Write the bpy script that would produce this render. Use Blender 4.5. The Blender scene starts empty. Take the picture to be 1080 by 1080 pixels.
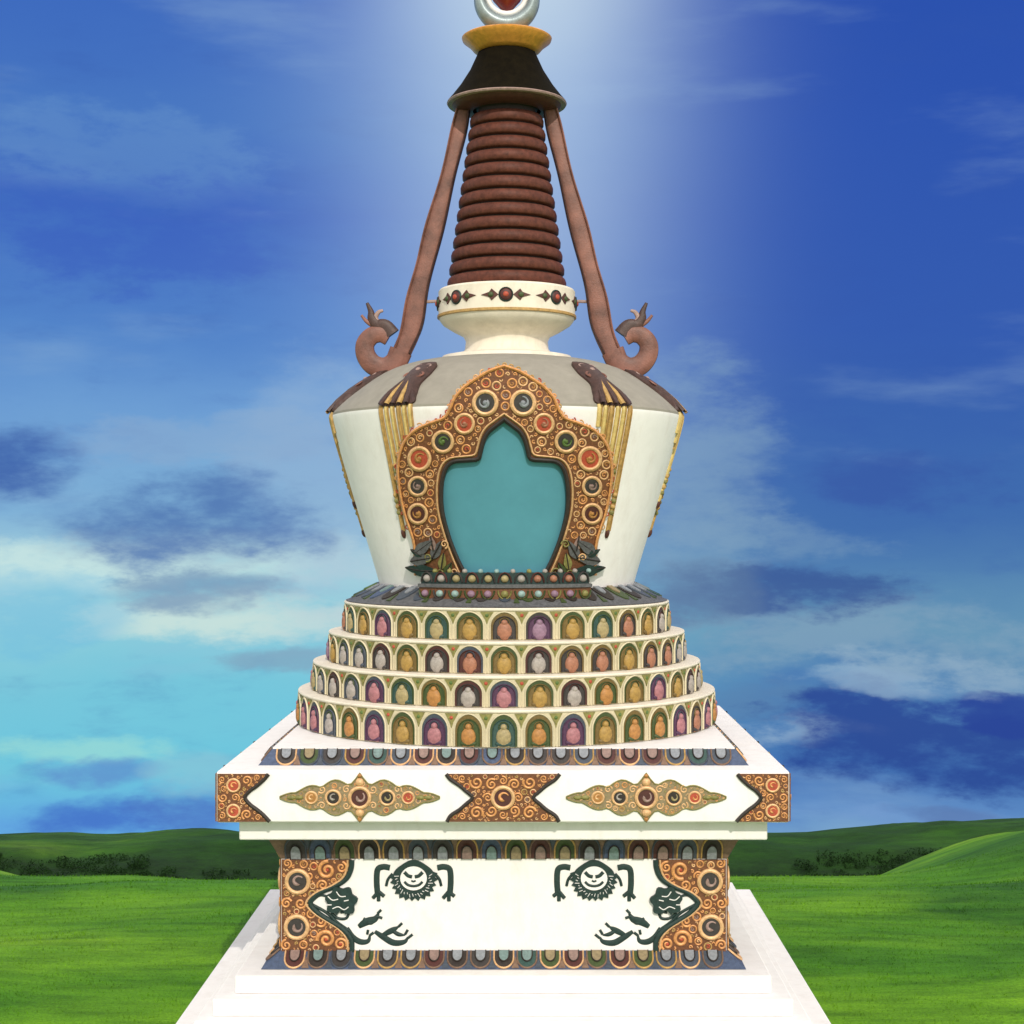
import bpy, bmesh, math, random
import numpy as np
from mathutils import Vector, Matrix, noise as mnoise
R = math.radians
random.seed(7)
U = 0.02            # metres per modelling unit (1 unit = one photograph pixel on the front of the cornice)
ZG = 560.0          # ground lies 560 units under the eye; world z = (z + ZG) * U
EXPO = 0.28
scene = bpy.context.scene
COL = scene.collection

# ------------------------------------------------------------------ materials
def s2l(c):
    c = c / 255.0
    return c / 12.92 if c <= 0.04045 else ((c + 0.055) / 1.055) ** 2.4
def rgb(*c): return tuple(s2l(v) for v in c) + (1.0,)
def lin(*c): return tuple(c) + (1.0,)

def paint(name, col, rough=0.6, var=0.25, scale=6.0, bump=0.15, bscale=40.0, metal=0.0, dirt=None, dirt_amt=0.0, spec=0.4):
    m = bpy.data.materials.new(name); m.use_nodes = True
    nt = m.node_tree; N = nt.nodes; L = nt.links
    b = N['Principled BSDF']
    tc = N.new('ShaderNodeTexCoord')
    n = N.new('ShaderNodeTexNoise'); n.inputs['Scale'].default_value = scale; n.inputs['Detail'].default_value = 8; n.inputs['Roughness'].default_value = 0.65
    L.new(tc.outputs['Object'], n.inputs['Vector'])
    r = N.new('ShaderNodeValToRGB')
    r.color_ramp.elements[0].position = 0.3; r.color_ramp.elements[1].position = 0.72
    lo = tuple(v * (1 - var) for v in col[:3]) + (1,)
    hi = tuple(min(0.95, v * (1 + var * 0.5)) for v in col[:3]) + (1,)
    r.color_ramp.elements[0].color = lo; r.color_ramp.elements[1].color = hi
    L.new(n.outputs['Fac'], r.inputs['Fac'])
    out = r.outputs['Color']
    if dirt:
        n2 = N.new('ShaderNodeTexNoise'); n2.inputs['Scale'].default_value = 0.9; n2.inputs['Detail'].default_value = 10; n2.inputs['Roughness'].default_value = 0.75
        mp = N.new('ShaderNodeMapping'); mp.inputs['Scale'].default_value = (2.2, 2.2, 0.8)
        L.new(tc.outputs['Object'], mp.inputs['Vector']); L.new(mp.outputs['Vector'], n2.inputs['Vector'])
        r2 = N.new('ShaderNodeValToRGB'); r2.color_ramp.elements[0].position = 0.5; r2.color_ramp.elements[1].position = 0.78
        r2.color_ramp.elements[0].color = (0, 0, 0, 1); r2.color_ramp.elements[1].color = (dirt_amt,) * 3 + (1,)
        L.new(n2.outputs['Fac'], r2.inputs['Fac'])
        mx = N.new('ShaderNodeMixRGB'); L.new(r2.outputs['Color'], mx.inputs['Fac']); L.new(out, mx.inputs['Color1']); mx.inputs['Color2'].default_value = dirt
        out = mx.outputs['Color']
    L.new(out, b.inputs['Base Color'])
    b.inputs['Roughness'].default_value = rough; b.inputs['Metallic'].default_value = metal
    b.inputs['Specular IOR Level'].default_value = spec
    if bump:
        nb = N.new('ShaderNodeTexNoise'); nb.inputs['Scale'].default_value = bscale; nb.inputs['Detail'].default_value = 5
        L.new(tc.outputs['Object'], nb.inputs['Vector'])
        bp = N.new('ShaderNodeBump'); bp.inputs['Strength'].default_value = bump; bp.inputs['Distance'].default_value = 0.03
        L.new(nb.outputs['Fac'], bp.inputs['Height']); L.new(bp.outputs['Normal'], b.inputs['Normal'])
    return m

M = {}
M['white'] = paint('white_lime_paint', lin(.80, .772, .752), .65, .05, 3, .10, 30, dirt=lin(.57, .49, .43), dirt_amt=.4)
M['cream'] = paint('cream_paint', lin(.60, .53, .36), .6, .12, 8, .12, 40, dirt=lin(.45, .38, .24), dirt_amt=.5)
M['ivory'] = paint('ivory_paint', lin(.74, .67, .55), .6, .10, 3, .12, 40, dirt=lin(.45, .38, .28), dirt_amt=.5)
M['shoulder'] = paint('shaded_shoulder', lin(.27, .25, .205), .75, .14, 3, .15, 30, dirt=lin(.22, .20, .17), dirt_amt=.5)  # shade on the shoulder put into its grey base colour
M['gold'] = paint('gilded_orange', lin(.70, .32, .11), .42, .45, 14, .25, 60, metal=.15, spec=.5)
M['gold2'] = paint('pale_gilding', lin(.72, .43, .21), .45, .35, 14, .2, 60, metal=.15)
M['tan'] = paint('tan_gilding', lin(.46, .28, .09), .5, .45, 10, .2, 60)
M['yellow'] = paint('yellow_gold', lin(.80, .34, .065), .35, .3, 8, .12, 40, metal=.25)
M['strand'] = paint('straw_gold', lin(.62, .46, .17), .5, .3, 10, .15, 50)
M['ground'] = paint('dark_red_ground', lin(.16, .060, .024), .6, .5, 20, .2, 60)
M['outline'] = paint('dark_outline', lin(.030, .022, .018), .6, .4, 20, .1, 60)
M['ink'] = paint('dark_green_ink', lin(.012, .035, .030), .6, .5, 16, .15, 60)
M['slate'] = paint('slate_blue', lin(.06, .085, .15), .6, .4, 14, .15, 60)
M['slatebrown'] = paint('slate_brown', lin(.19, .115, .075), .6, .4, 14, .15, 60)
M['teal'] = paint('turquoise_panel', lin(.085, .27, .345), .38, .10, 1.2, .04, 8)
M['brown'] = paint('red_brown_wood', lin(.085, .026, .018), .55, .4, 10, .2, 50)
M['ring'] = paint('copper_brown', lin(.115, .036, .023), .55, .5, 8, .2, 40, spec=.2)
M['cone'] = paint('dark_olive_bronze', lin(.0075, .0055, .0022), .8, .5, 6, .2, 40, spec=.06)
M['streamer'] = paint('dusty_brown_lacquer', lin(.22, .092, .066), .5, .6, 1.6, .25, 30)
M['streamdark'] = paint('dark_brown_lacquer', lin(.06, .028, .022), .5, .5, 8, .2, 40)
M['rosegrey'] = paint('rose_grey', lin(.33, .22, .19), .5, .4, 8, .2, 40)
M['moon'] = paint('grey_silver', lin(.26, .32, .33), .4, .25, 6, .1, 30, metal=.3)
M['red'] = paint('deep_red', lin(.16, .012, .010), .3, .4, 6, .1, 30)
M['olive'] = paint('olive_scroll', lin(.22, .20, .06), .55, .45, 14, .15, 50)
M['greyleaf'] = paint('grey_leaf', lin(.10, .10, .105), .6, .5, 14, .15, 50)
PAL = {
 'purple': lin(.075, .030, .070), 'green': lin(.050, .075, .022), 'maroon': lin(.075, .022, .018), 'bluegrey': lin(.055, .068, .090),
 'ochre': lin(.16, .105, .030), 'teal2': lin(.032, .075, .064), 'char': lin(.042, .036, .034),
 'pink': lin(.36, .15, .165), 'orange': lin(.40, .185, .050), 'pale': lin(.34, .30, .27), 'amber': lin(.36, .22, .055),
 'salmon': lin(.34, .145, .085), 'mauve': lin(.26, .155, .22), 'sand': lin(.34, .27, .13), 'sea': lin(.25, .36, .34), 'crimson': lin(.42, .07, .035), 'leaf': lin(.09, .15, .035),
 'petalgrey': lin(.23, .245, .265), 'petalrose': lin(.25, .165, .14), 'petalsea': lin(.155, .225, .215), 'petalsand': lin(.26, .20, .11)}
for k, v in PAL.items(): M[k] = paint('paint_' + k, v, .55, .35, 16, .12, 60)

# ------------------------------------------------------------------ object helpers
class MB:
    """a bmesh plus the list of materials its faces use"""
    def __init__(s): s.bm = bmesh.new(); s.mats = []
    def mi(s, key):
        if key not in s.mats: s.mats.append(key)
        return s.mats.index(key)
    def quad_strip(s, rows, key, close_u=False, smooth=True, flip=False):
        mi = s.mi(key)
        vr = [[s.bm.verts.new(p) for p in row] for row in rows]
        for a, b in zip(vr[:-1], vr[1:]):
            n = len(a); rng = range(n if close_u else n - 1)
            for i in rng:
                j = (i + 1) % n
                q = [a[i], a[j], b[j], b[i]]
                if flip: q.reverse()
                try: f = s.bm.faces.new(q)
                except ValueError: continue
                f.material_index = mi; f.smooth = smooth
        return vr
    def ngon(s, pts, key, smooth=False, flip=False):
        vs = [s.bm.verts.new(p) for p in pts]
        if flip: vs.reverse()
        f = s.bm.faces.new(vs); f.material_index = s.mi(key); f.smooth = smooth
        return vs
    def build(s, name, parent=None, bevel=0, sharp=38, seg=2):
        for v in s.bm.verts: v.co = Vector((v.co.x * U, v.co.y * U, (v.co.z + ZG) * U))
        bmesh.ops.recalc_face_normals(s.bm, faces=s.bm.faces[:])
        me = bpy.data.meshes.new(name); s.bm.to_mesh(me); s.bm.free()
        for k in s.mats: me.materials.append(M[k])
        me.set_sharp_from_angle(angle=R(sharp))
        o = bpy.data.objects.new(name, me); COL.objects.link(o)
        if parent: o.parent = parent
        if bevel:
            md = o.modifiers.new('bevel', 'BEVEL'); md.width = bevel * U; md.segments = seg; md.limit_method = 'ANGLE'; md.angle_limit = R(35)
        return o

def turned(o, parent, deg, label=None):
    c = o.copy(); COL.objects.link(c); c.parent = parent; c.rotation_euler.z = o.rotation_euler.z + R(deg)
    if label: c['label'] = label
    elif 'label' in c: del c['label']
    return c

def lathe(mb, prof, key, n=128, wob=0.0):
    rows = []
    for r, z in prof:
        rows.append([(r * math.sin(2 * math.pi * i / n), -r * math.cos(2 * math.pi * i / n), z) for i in range(n)])
    return mb.quad_strip(rows, key, close_u=True)

def square(mb, prof, key, cap=True, smooth=False):
    rows = [[(-h, -h, z), (h, -h, z), (h, h, z), (-h, h, z)] for h, z in prof]
    mb.quad_strip(rows, key, close_u=True, smooth=smooth)
    if cap:
        mb.ngon(rows[0], key); mb.ngon(rows[-1], key)
        bmesh.ops.remove_doubles(mb.bm, verts=mb.bm.verts[:], dist=1e-4)

# primitives drawn on a surface map S(u, v, h)
def catmull(pts, n=6, closed=False):
    P = [Vector(p) for p in pts]; out = []
    m = len(P); rng = range(m if closed else m - 1)
    for i in rng:
        p1 = P[i]; p2 = P[(i + 1) % m]
        p0 = P[i - 1] if (closed or i > 0) else p1 * 2 - p2
        p3 = P[(i + 2) % m] if (closed or i + 2 < m) else p2 * 2 - p1
        for k in range(n):
            t = k / n
            out.append(0.5 * ((2 * p1) + (p2 - p0) * t + (2 * p0 - 5 * p1 + 4 * p2 - p3) * t * t + (3 * p1 - p0 - 3 * p2 + p3) * t ** 3))
    if not closed: out.append(P[-1])
    return out

def ridge(mb, S, pts, w, key, h0=0.0, hh=None, closed=False, taper=None):
    """a half-round moulding of width w running along 2-D points"""
    hh = w * 0.55 if hh is None else hh
    P = [Vector((p[0], p[1])) for p in pts]; n = len(P); rows = []
    for i in range(n):
        a = P[i - 1] if (closed or i > 0) else P[i]; b = P[(i + 1) % n] if (closed or i < n - 1) else P[i]
        t = b - a
        if t.length < 1e-6: t = Vector((1, 0))
        t.normalize(); nn = Vector((-t.y, t.x))
        f = 1.0 if taper is None else taper(i / max(1, n - 1))
        ww = w * f * 0.5; hp = hh * f
        rows.append([S(P[i].x + nn.x * ww * c, P[i].y + nn.y * ww * c, h0 + hp * d) for c, d in ((-1, 0), (-.75, .66), (0, 1), (.75, .66), (1, 0))])
    if closed: rows.append(rows[0])
    mb.quad_strip(rows, key)
def spiral(mb, S, c, r, key, w, turns=1.6, a0=0.0, d=1, h0=0.0, tail=0.0):
    n = int(16 * turns) + 4; pts = []
    for i in range(n + 1):
        t = i / n; rr = r * (1 - 0.86 * t) ; a = a0 + d * 2 * math.pi * turns * t
        pts.append((c[0] + rr * math.cos(a), c[1] + rr * math.sin(a)))
    ridge(mb, S, pts, w, key, h0, taper=lambda t: 1.0 - .35 * t)
def plate(mb, S, pts, h0, h1, key, side=None):
    top = [S(p[0], p[1], h1) for p in pts]; bot = [S(p[0], p[1], h0) for p in pts]
    mb.ngon(top, key)
    mb.quad_strip([bot + bot[:1], top + top[:1]], side or key, smooth=False)
def circle(c, r, n=18, sx=1, sy=1): return [(c[0] + r * sx * math.cos(2 * math.pi * i / n), c[1] + r * sy * math.sin(2 * math.pi * i / n)) for i in range(n)]
def boss(mb, S, c, r, h0, hh, key, n=16, sx=1, sy=1):
    rows = []
    for k in range(5):
        a = k / 4 * math.pi / 2
        rows.append([S(p[0], p[1], h0 + hh * math.sin(a)) for p in circle(c, max(1e-3, r * math.cos(a)), n, sx, sy)])
    mb.quad_strip(rows, key, close_u=True)
def rosette(mb, S, c, r, col, h0, ring='gold2', eye='pale', a0=0.0, d=1):
    plate(mb, S, circle(c, r, 20), h0 - 1, h0 + .8, col)
    ridge(mb, S, circle(c, r, 24), r * .40, ring, h0, closed=True)
    n = 18; pts = []
    for i in range(n + 1):        # a swelling comma
        t = i / n; a = a0 + d * t * 4.6; rr = r * (.56 - .42 * t)
        pts.append((c[0] + rr * math.cos(a), c[1] + rr * math.sin(a)))
    ridge(mb, S, pts, r * .44, eye, h0 + .8, r * .2, taper=lambda t: .25 + .75 * t)
def inside(p, poly):
    x, y = p; c = False; n = len(poly)
    for i in range(n):
        x1, y1 = poly[i][0], poly[i][1]; x2, y2 = poly[i - 1][0], poly[i - 1][1]
        if (y1 > y) != (y2 > y) and x < (x2 - x1) * (y - y1) / (y2 - y1 + 1e-12) + x1: c = not c
    return c
def edge_dist(p, poly):
    best = 1e9; q = Vector(p)
    for i in range(len(poly)):
        a = Vector(poly[i - 1][:2]); b = Vector(poly[i][:2]); ab = b - a
        t = max(0, min(1, (q - a).dot(ab) / max(1e-9, ab.length_squared)))
        best = min(best, (q - a - ab * t).length)
    return best
def fill_scrolls(mb, S, poly, taken, rmin, rmax, h0, rnd, keys=('gold', 'gold', 'gold2', 'tan'), tries=900, gap=.1, hole=None):
    """packs little spirals of relief into what is left of an outline"""
    xs = [p[0] for p in poly]; ys = [p[1] for p in poly]; got = list(taken)
    for r_try, share in ((rmax, 2), ((rmax + rmin) / 2, 2), (rmin, 3), (rmin * .72, 3), (rmin * .48, 2)):
        for _ in range(tries * share // 4):
            p = (rnd.uniform(min(xs), max(xs)), rnd.uniform(min(ys), max(ys)))
            r = r_try * rnd.uniform(.88, 1.05)
            if any((p[0] - q[0]) ** 2 + (p[1] - q[1]) ** 2 < (r + q[2] + gap) ** 2 for q in got): continue
            if not inside(p, poly) or (hole and inside(p, hole)): continue
            if edge_dist(p, poly) < r + .2 or (hole and edge_dist(p, hole) < r + .8): continue
            got.append((p[0], p[1], r))
            k = rnd.choice(keys)
            if r > rmin * 1.25:
                ridge(mb, S, circle(p, r * .80, 16), r * .36, k, h0, closed=True)
                spiral(mb, S, p, r * .5, rnd.choice(('gold2', 'orange', 'crimson', 'gold', 'petalrose')), r * .34, .9, rnd.uniform(0, 6.28), rnd.choice((-1, 1)), h0)
            elif r > rmin * .8:
                spiral(mb, S, p, r * .84, k, r * .62, rnd.choice((.95, 1.15)), rnd.uniform(0, 6.28), rnd.choice((-1, 1)), h0)
            else:
                a = rnd.uniform(0, 6.28); ridge(mb, S, [(p[0] + r * .8 * math.cos(a + t), p[1] + r * .8 * math.sin(a + t)) for t in (0, .7, 1.4, 2.1, 2.8, 3.5)], r * .75, k, h0)
    return got

# ------------------------------------------------------------------ the stupa
stupa = bpy.data.objects.new('stupa', None); COL.objects.link(stupa)
stupa['label'] = 'white painted stupa with stepped tiers, vase dome and brown ringed spire standing on the meadow'
stupa['category'] = 'stupa'

# plinth and steps
mb = MB(); square(mb, [(352, -575), (352, -536)], 'white'); plinth = mb.build('plinth', stupa, bevel=2)
for h, z0, z1 in ((322, -536, -519), (306, -519, -501), (286, -501, -482)):
    mb = MB(); square(mb, [(h, z0), (h, z1)], 'white'); mb.build('step', plinth, bevel=1.6)

# bands of lotus petals --------------------------------------------
def slope_map(h0, z0, h1, z1):
    a = Vector((0, -h0, z0)); b = Vector((0, -h1, z1)); e = (b - a); n = Vector((0, e.z, -e.y)); n = -n.normalized() if n.dot(Vector((0, -1, 0))) > 0 and False else n.normalized()
    if n.y > 0: n = -n
    def S(u, v, h):
        p = a + e * v + n * h
        return (u, p.y, p.z)
    return S, e.length
PETCOL = [('outline', 'petalsea'), ('char', 'petalgrey'), ('teal2', 'petalsea'), ('bluegrey', 'petalgrey'), ('teal2', 'petalgrey'), ('maroon', 'petalrose'), ('char', 'petalgrey'), ('bluegrey', 'petalgrey'), ('green', 'petalsand'), ('maroon', 'petalrose'), ('outline', 'petalgrey'), ('slate', 'petalsea')]
def petal(mb, S, u, w, L, up, dark, light, vlo=.05, vhi=.95):
    """one scalloped petal: dark rim, pale swelling inside"""
    f = (lambda v: v * L) if up else (lambda v: (1 - v) * L)
    def arch(hw, lo, hi, n=12):
        c = lo + (hi - lo) * .42
        return [(u - hw, f(lo))] + [(u - hw * math.cos(math.pi * i / n), f(c + (hi - c) * math.sin(math.pi * i / n))) for i in range(n + 1)] + [(u + hw, f(lo))]
    pts = arch(w * .42, vlo, vhi)
    plate(mb, S, pts, -1, 1.0, dark)
    ridge(mb, S, pts, 2.0, random.choice(('slatebrown', 'gold2', 'bluegrey', 'tan')), .6, 1.8)
    plate(mb, S, arch(w * .22, vlo, vlo + (vhi - vlo) * .64), 0, 2.6, light)
    ridge(mb, S, arch(w * .22, vlo, vlo + (vhi - vlo) * .64), 1.4, 'outline', 2.0, 1.4)
def flat_band(name, parent, lo, hi, up, count, base='slate', warm=False):
    S, L = slope_map(lo[0], lo[1], hi[0], hi[1])
    # ridge widths are in u only; v runs 0..1, so scale v for the half-round mouldings
    mb = MB()
    square(mb, [(lo[0], lo[1]), (hi[0], hi[1])], base, cap=False)
    one = MB()
    hm = min(lo[0], hi[0]); wide = 2 * hm * .985 / count
    S2 = lambda u, v, h: S(u, v / L, h)
    for i in range(count):
        u = -hm * .985 + (i + .5) * wide
        d, l = random.choice(PETCOL if not warm else PETCOL[4:] + PETCOL[5:])
        f = lambda v: v * L
        petal(one, S2, u, wide, L, up, d, l)
        if i < count - 1:
            ut = u + wide * .5
            tip = [(ut - wide * .16, (.95 if up else .05) * L), (ut + wide * .16, (.95 if up else .05) * L), (ut, (.35 if up else .65) * L)]
            plate(one, S2, tip, -1, .9, 'slatebrown' if random.random() < .5 else 'bluegrey')
    o = mb.build(name, parent)
    # petals on every side belong to the band itself
    me = o.data
    bm = bmesh.new(); bm.from_mesh(me)
    src = one.bm
    names = list(mb.mats)
    for k in one.mats:
        if k not in names: names.append(k); me.materials.append(M[k])
    for q in range(4):
        rot = Matrix.Rotation(q * math.pi / 2, 3, 'Z')
        vm = {}
        for v in src.verts:
            p = rot @ v.co; vm[v] = bm.verts.new((p.x * U, p.y * U, (p.z + ZG) * U))
        for fc in src.faces:
            nf = bm.faces.new([vm[v] for v in fc.verts]); nf.smooth = fc.smooth; nf.material_index = names.index(one.mats[fc.material_index])
    bmesh.ops.recalc_face_normals(bm, faces=bm.faces[:])
    bm.to_mesh(me); bm.free(); src.free()
    me.set_sharp_from_angle(angle=R(38))
    return o

# throne block ------------------------------------------------------
mb = MB(); square(mb, [(243, -484), (243, -340)], 'white', cap=False); throne = mb.build('throne_block', stupa)
flat_band('petal_band', throne, (262, -481.5), (243.5, -466), False, 19)
flat_band('petal_band', throne, (243.5, -366), (257, -338.5), True, 18, 'slatebrown', True)

def W(px, py): return ((px - 532) * 1.036, (552 - py) * 1.036)      # where a point of the photographed face lies on the block
def face_map(y0): return lambda u, v, h: (u, -(y0 + h), v)
SW = face_map(243.0)
def mir(pts, s): return [(p[0] * s, p[1]) for p in pts]
rnd = random.Random(3)
def corner_scroll(s):
    mb = MB()
    raw = [(297, 906), (372, 906), (371, 916), (366, 926), (354, 934), (338, 941), (328, 951.5), (336, 962), (348, 970), (362, 979), (371, 990), (372, 1003), (297, 1003)]
    poly = mir([W(*p) for p in raw], s); poly = [(max(-242.4, min(242.4, p[0])), p[1]) for p in poly]
    plate(mb, SW, poly, -2, 1.5, 'ground')
    ridge(mb, SW, catmull(poly[1:12], 4), 6.0, 'ink', 1.2, 2.5)
    ridge(mb, SW, [(p[0] + s * -4.5, p[1]) for p in catmull(poly[1:12], 4)], 2.4, 'gold2', 1.4, 2)
    tk = []
    for px, py, r, c, d in ((315, 929, 12, 'char', 1), (314, 977, 12, 'char', -1)):
        c2 = mir([W(px, py)], s)[0]; rosette(mb, SW, c2, r, c, 2.0, 'gold2', 'rosegrey', .7, d * s); tk.append((c2[0], c2[1], r + 1))
    for px, py, r, d in ((346, 917, 10, 1), (345, 990, 10, -1), (327, 952 - 29, 5, 1), (341, 933, 6, -1), (340, 971, 6, 1), (303, 952, 6, 1), (318, 952, 6, -1), (304, 910, 5, 1), (303, 996, 6, 1), (361, 914, 6, -1), (360, 995, 7, 1)):
        c2 = mir([W(px, py)], s)[0]; spiral(mb, SW, c2, r, 'gold', r * .45, 1.5, rnd.uniform(0, 6), d * s, 1.4); tk.append((c2[0], c2[1], r))
        if r > 6: boss(mb, SW, c2, 2.2, 1.4, 2, 'crimson', 8)
    fill_scrolls(mb, SW, poly, tk, 2.4, 5.0, 1.4, rnd)
    return mb.build('corner_scroll', throne)
def inkline(mb, pts, w, s, taper=None, key='ink'):
    ridge(mb, SW, catmull(mir([W(*p) for p in pts], s), 5), w, key, -.3, 2.0, taper=taper)
taper_end = lambda t: .35 + .65 * math.sin(math.pi * min(1, t * .9 + .12))
def ink_leaf(s):
    mb = MB()
    c = (361, 950)
    pts = []
    for i in range(40):
        a = 2 * math.pi * i / 40
        r = 16 + 1.8 * math.sin(a * 7 + .5) + (-7 if 4.4 < a < 5.0 else 0)
        pts.append(W(c[0] + r * math.cos(a) * 1.0, c[1] - r * .95 * math.sin(a)))
    plate(mb, SW, mir(pts, s), -1, 4.6, 'ink')
    for q in ([(347, 944), (352, 948), (358, 947)], [(356, 939), (360, 944), (366, 944)], [(352, 957), (358, 955), (364, 958), (369, 955)], [(346, 953), (351, 953)], [(364, 949), (369, 948)]):
        ridge(mb, SW, catmull(mir([W(*p) for p in q], s), 4), 1.3, 'white', 4.2, 1.2)
    inkline(mb, [(350, 962), (357, 968), (366, 968), (368, 961), (360, 962)], 3.4, s)
    inkline(mb, [(329, 951), (338, 944), (346, 945)], 3.0, s)
    inkline(mb, [(329, 953), (345, 962), (356, 972), (370, 982)], 3.6, s)
    return mb.build('leaf_motif', throne)
def ink_paws(s):
    mb = MB()
    inkline(mb, [(367, 978), (373, 988), (381, 993), (389, 992), (391, 985)], 7.0, s, taper_end)
    inkline(mb, [(379, 977), (387, 972), (396, 969), (400, 963)], 9.0, s, taper_end)
    inkline(mb, [(384, 968), (391, 973), (397, 971)], 5.0, s, taper_end)
    inkline(mb, [(396, 982), (405, 988), (416, 994), (427, 993), (431, 988)], 7.5, s, taper_end)
    inkline(mb, [(404, 986), (414, 981), (421, 977)], 7.0, s, taper_end)
    inkline(mb, [(414, 981), (421, 985), (428, 986)], 5.0, s, taper_end)
    for q in ([(398, 966), (404, 968)], [(399, 963), (403, 959)], [(431, 989), (436, 985)], [(428, 985), (431, 980)], [(421, 977), (425, 973)], [(391, 986), (395, 983)], [(388, 985), (389, 980)]): inkline(mb, q, 3.2, s)
    return mb.build('paw_motif', throne)
def ink_face(s):
    mb = MB(); c = W(437, 927)
    out = []
    n = 46
    for i in range(n):
        a = 2 * math.pi * i / n
        spike = 3.8 if (i % 2 == 0 and math.sin(a) < .35) else 0
        r = 22.5 + spike + .8 * math.sin(5 * a)
        out.append((c[0] + r * math.cos(a), c[1] + r * .92 * math.sin(a)))
    plate(mb, SW, mir(out, s), -1, 1.8, 'ink')
    for i in range(22):
        a = math.pi * (.92 + 1.16 * i / 21) if i < 22 else 0
        q0 = 16.5 + 1.2 * (i % 2); q1 = 21.5 - 1.5 * (i % 3)
        ridge(mb, SW, mir([(c[0] + q0 * math.cos(a), c[1] + q0 * .92 * math.sin(a)), (c[0] + q1 * math.cos(a + .07), c[1] + q1 * .92 * math.sin(a + .07))], s), .9, 'white', 1.5, 1.0)
    face = [(c[0] + 14.5 * math.cos(2 * math.pi * i / 28), c[1] + 1.5 + 13 * math.sin(2 * math.pi * i / 28)) for i in range(28)]
    plate(mb, SW, mir(face, s), 1, 3.0, 'white')
    def fl(pts, w): ridge(mb, SW, catmull(mir([(c[0] + p[0], c[1] + p[1]) for p in pts], s), 5), w, 'ink', 2.6, 1.6)
    fl([(-10, 8.5), (-6, 4.5), (-1.5, 3.2)], 4.4); fl([(10, 8.5), (6, 4.5), (1.5, 3.2)], 4.4)
    fl([(-10, -2), (-6, -5.5), (0, -6.8), (6, -5.5), (10, -2)], 3.2)
    fl([(-2.5, -.8), (0, -1.8), (2.5, -.8)], 2.2)
    for sx in (-1, 1):      # raised forelegs with spread claws
        inkline(mb, [(437 + sx * 25, 915), (437 + sx * 32, 914), (437 + sx * 38, 917), (437 + sx * 39, 930), (437 + sx * 38, 943)], 7.0, s)
        for dx, dy in ((-6, 5), (0, 8), (6, 3)): inkline(mb, [(437 + sx * 37, 940), (437 + sx * 37 + dx, 942 + dy)], 4.6, s)
        inkline(mb, [(437 + sx * 22, 921), (437 + sx * 27, 927), (437 + sx * 29, 934)], 3.4, s)
    return mb.build('lion_face', throne)
for s in (1, -1):
    for fn in (corner_scroll, ink_leaf, ink_paws, ink_face):
        o = fn(s)
        for dg in (90, -90): turned(o, throne, dg)

# cornice slab -------------------------------------------------------
mb = MB(); square(mb, [(282, -338), (282, -312)], 'white'); mb.build('soffit_slab', stupa, bevel=1.5)
mb = MB(); square(mb, [(300, -316), (302, -314.5), (302, -263), (300.5, -261)], 'white'); cornice = mb.build('cornice', stupa, bevel=.8)
mb = MB(); square(mb, [(251, -247), (251, -243.6)], 'white'); mb.build('tier_base', stupa)
flat_band('petal_band', stupa, (265, -261.5), (251.5, -245), False, 20)
SC = face_map(302.0)
def Cc(px, py): return ((px - 533) * 1.0, 552 - py)
def scroll_panel(kind):
    mb = MB()
    if kind == 0:
        top = [(473, 816), (478, 822), (487, 828), (494, 834), (501, 841)]; bot = [(494, 848), (487, 854), (478, 860), (474, 866.5)]
        L = top + bot; Rr = [(1066 - p[0], p[1]) for p in reversed(L)]
        poly = [Cc(*p) for p in L + Rr]; edges = [[Cc(*p) for p in L], [Cc(*p) for p in Rr]]
        ros = [(533, 841, 11, 'maroon')]
        sp = [(505, 825, 7), (561, 825, 7), (505, 857, 7), (561, 857, 7), (521, 827, 6), (545, 827, 6), (521, 855, 6), (545, 855, 6), (517, 841, 5), (549, 841, 5), (490, 821, 4), (576, 821, 4), (490, 861, 4), (576, 861, 4), (533, 823, 4.5), (533, 859, 4.5)]
    else:
        s = kind
        L = [(232, 816), (286, 816), (281, 822), (273, 829), (266, 834), (261, 841), (266, 848), (274, 854), (281, 860), (287, 866.5), (232, 866.5)]
        if s < 0: L = [(1066 - p[0], p[1]) for p in L]
        poly = [Cc(*p) for p in L]; edges = [[Cc(*p) for p in L[1:10]]]
        f = lambda x: x if s > 0 else 1066 - x
        ros = [(f(249), 828, 6.5, 'crimson'), (f(249), 855, 6.5, 'crimson')]
        sp = [(f(263), 823, 5.5), (f(263), 859, 5.5), (f(238), 841, 5), (f(251), 841, 4.5), (f(237), 822, 3.6), (f(237), 860, 3.6), (f(274), 820, 3.4), (f(275), 862, 3.4)]
    plate(mb, SC, poly, -2, 1.6, 'ground')
    for e in edges:
        ridge(mb, SC, catmull(e, 4), 4.2, 'outline', 1.0, 2.6)
    tk = []
    for px, py, r, c in ros: c2 = Cc(px, py); rosette(mb, SC, c2, r, c, 2, 'gold2', 'gold', .4); tk.append((c2[0], c2[1], r + 1))
    for px, py, r in sp:
        c2 = Cc(px, py); spiral(mb, SC, c2, r, 'gold', r * .42, 1.5, rnd.uniform(0, 6), rnd.choice((-1, 1)), 1.4); tk.append((c2[0], c2[1], r))
    fill_scrolls(mb, SC, poly, tk, 2.0, 3.6, 1.4, rnd)
    return mb.build('scroll_panel', cornice)
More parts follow.
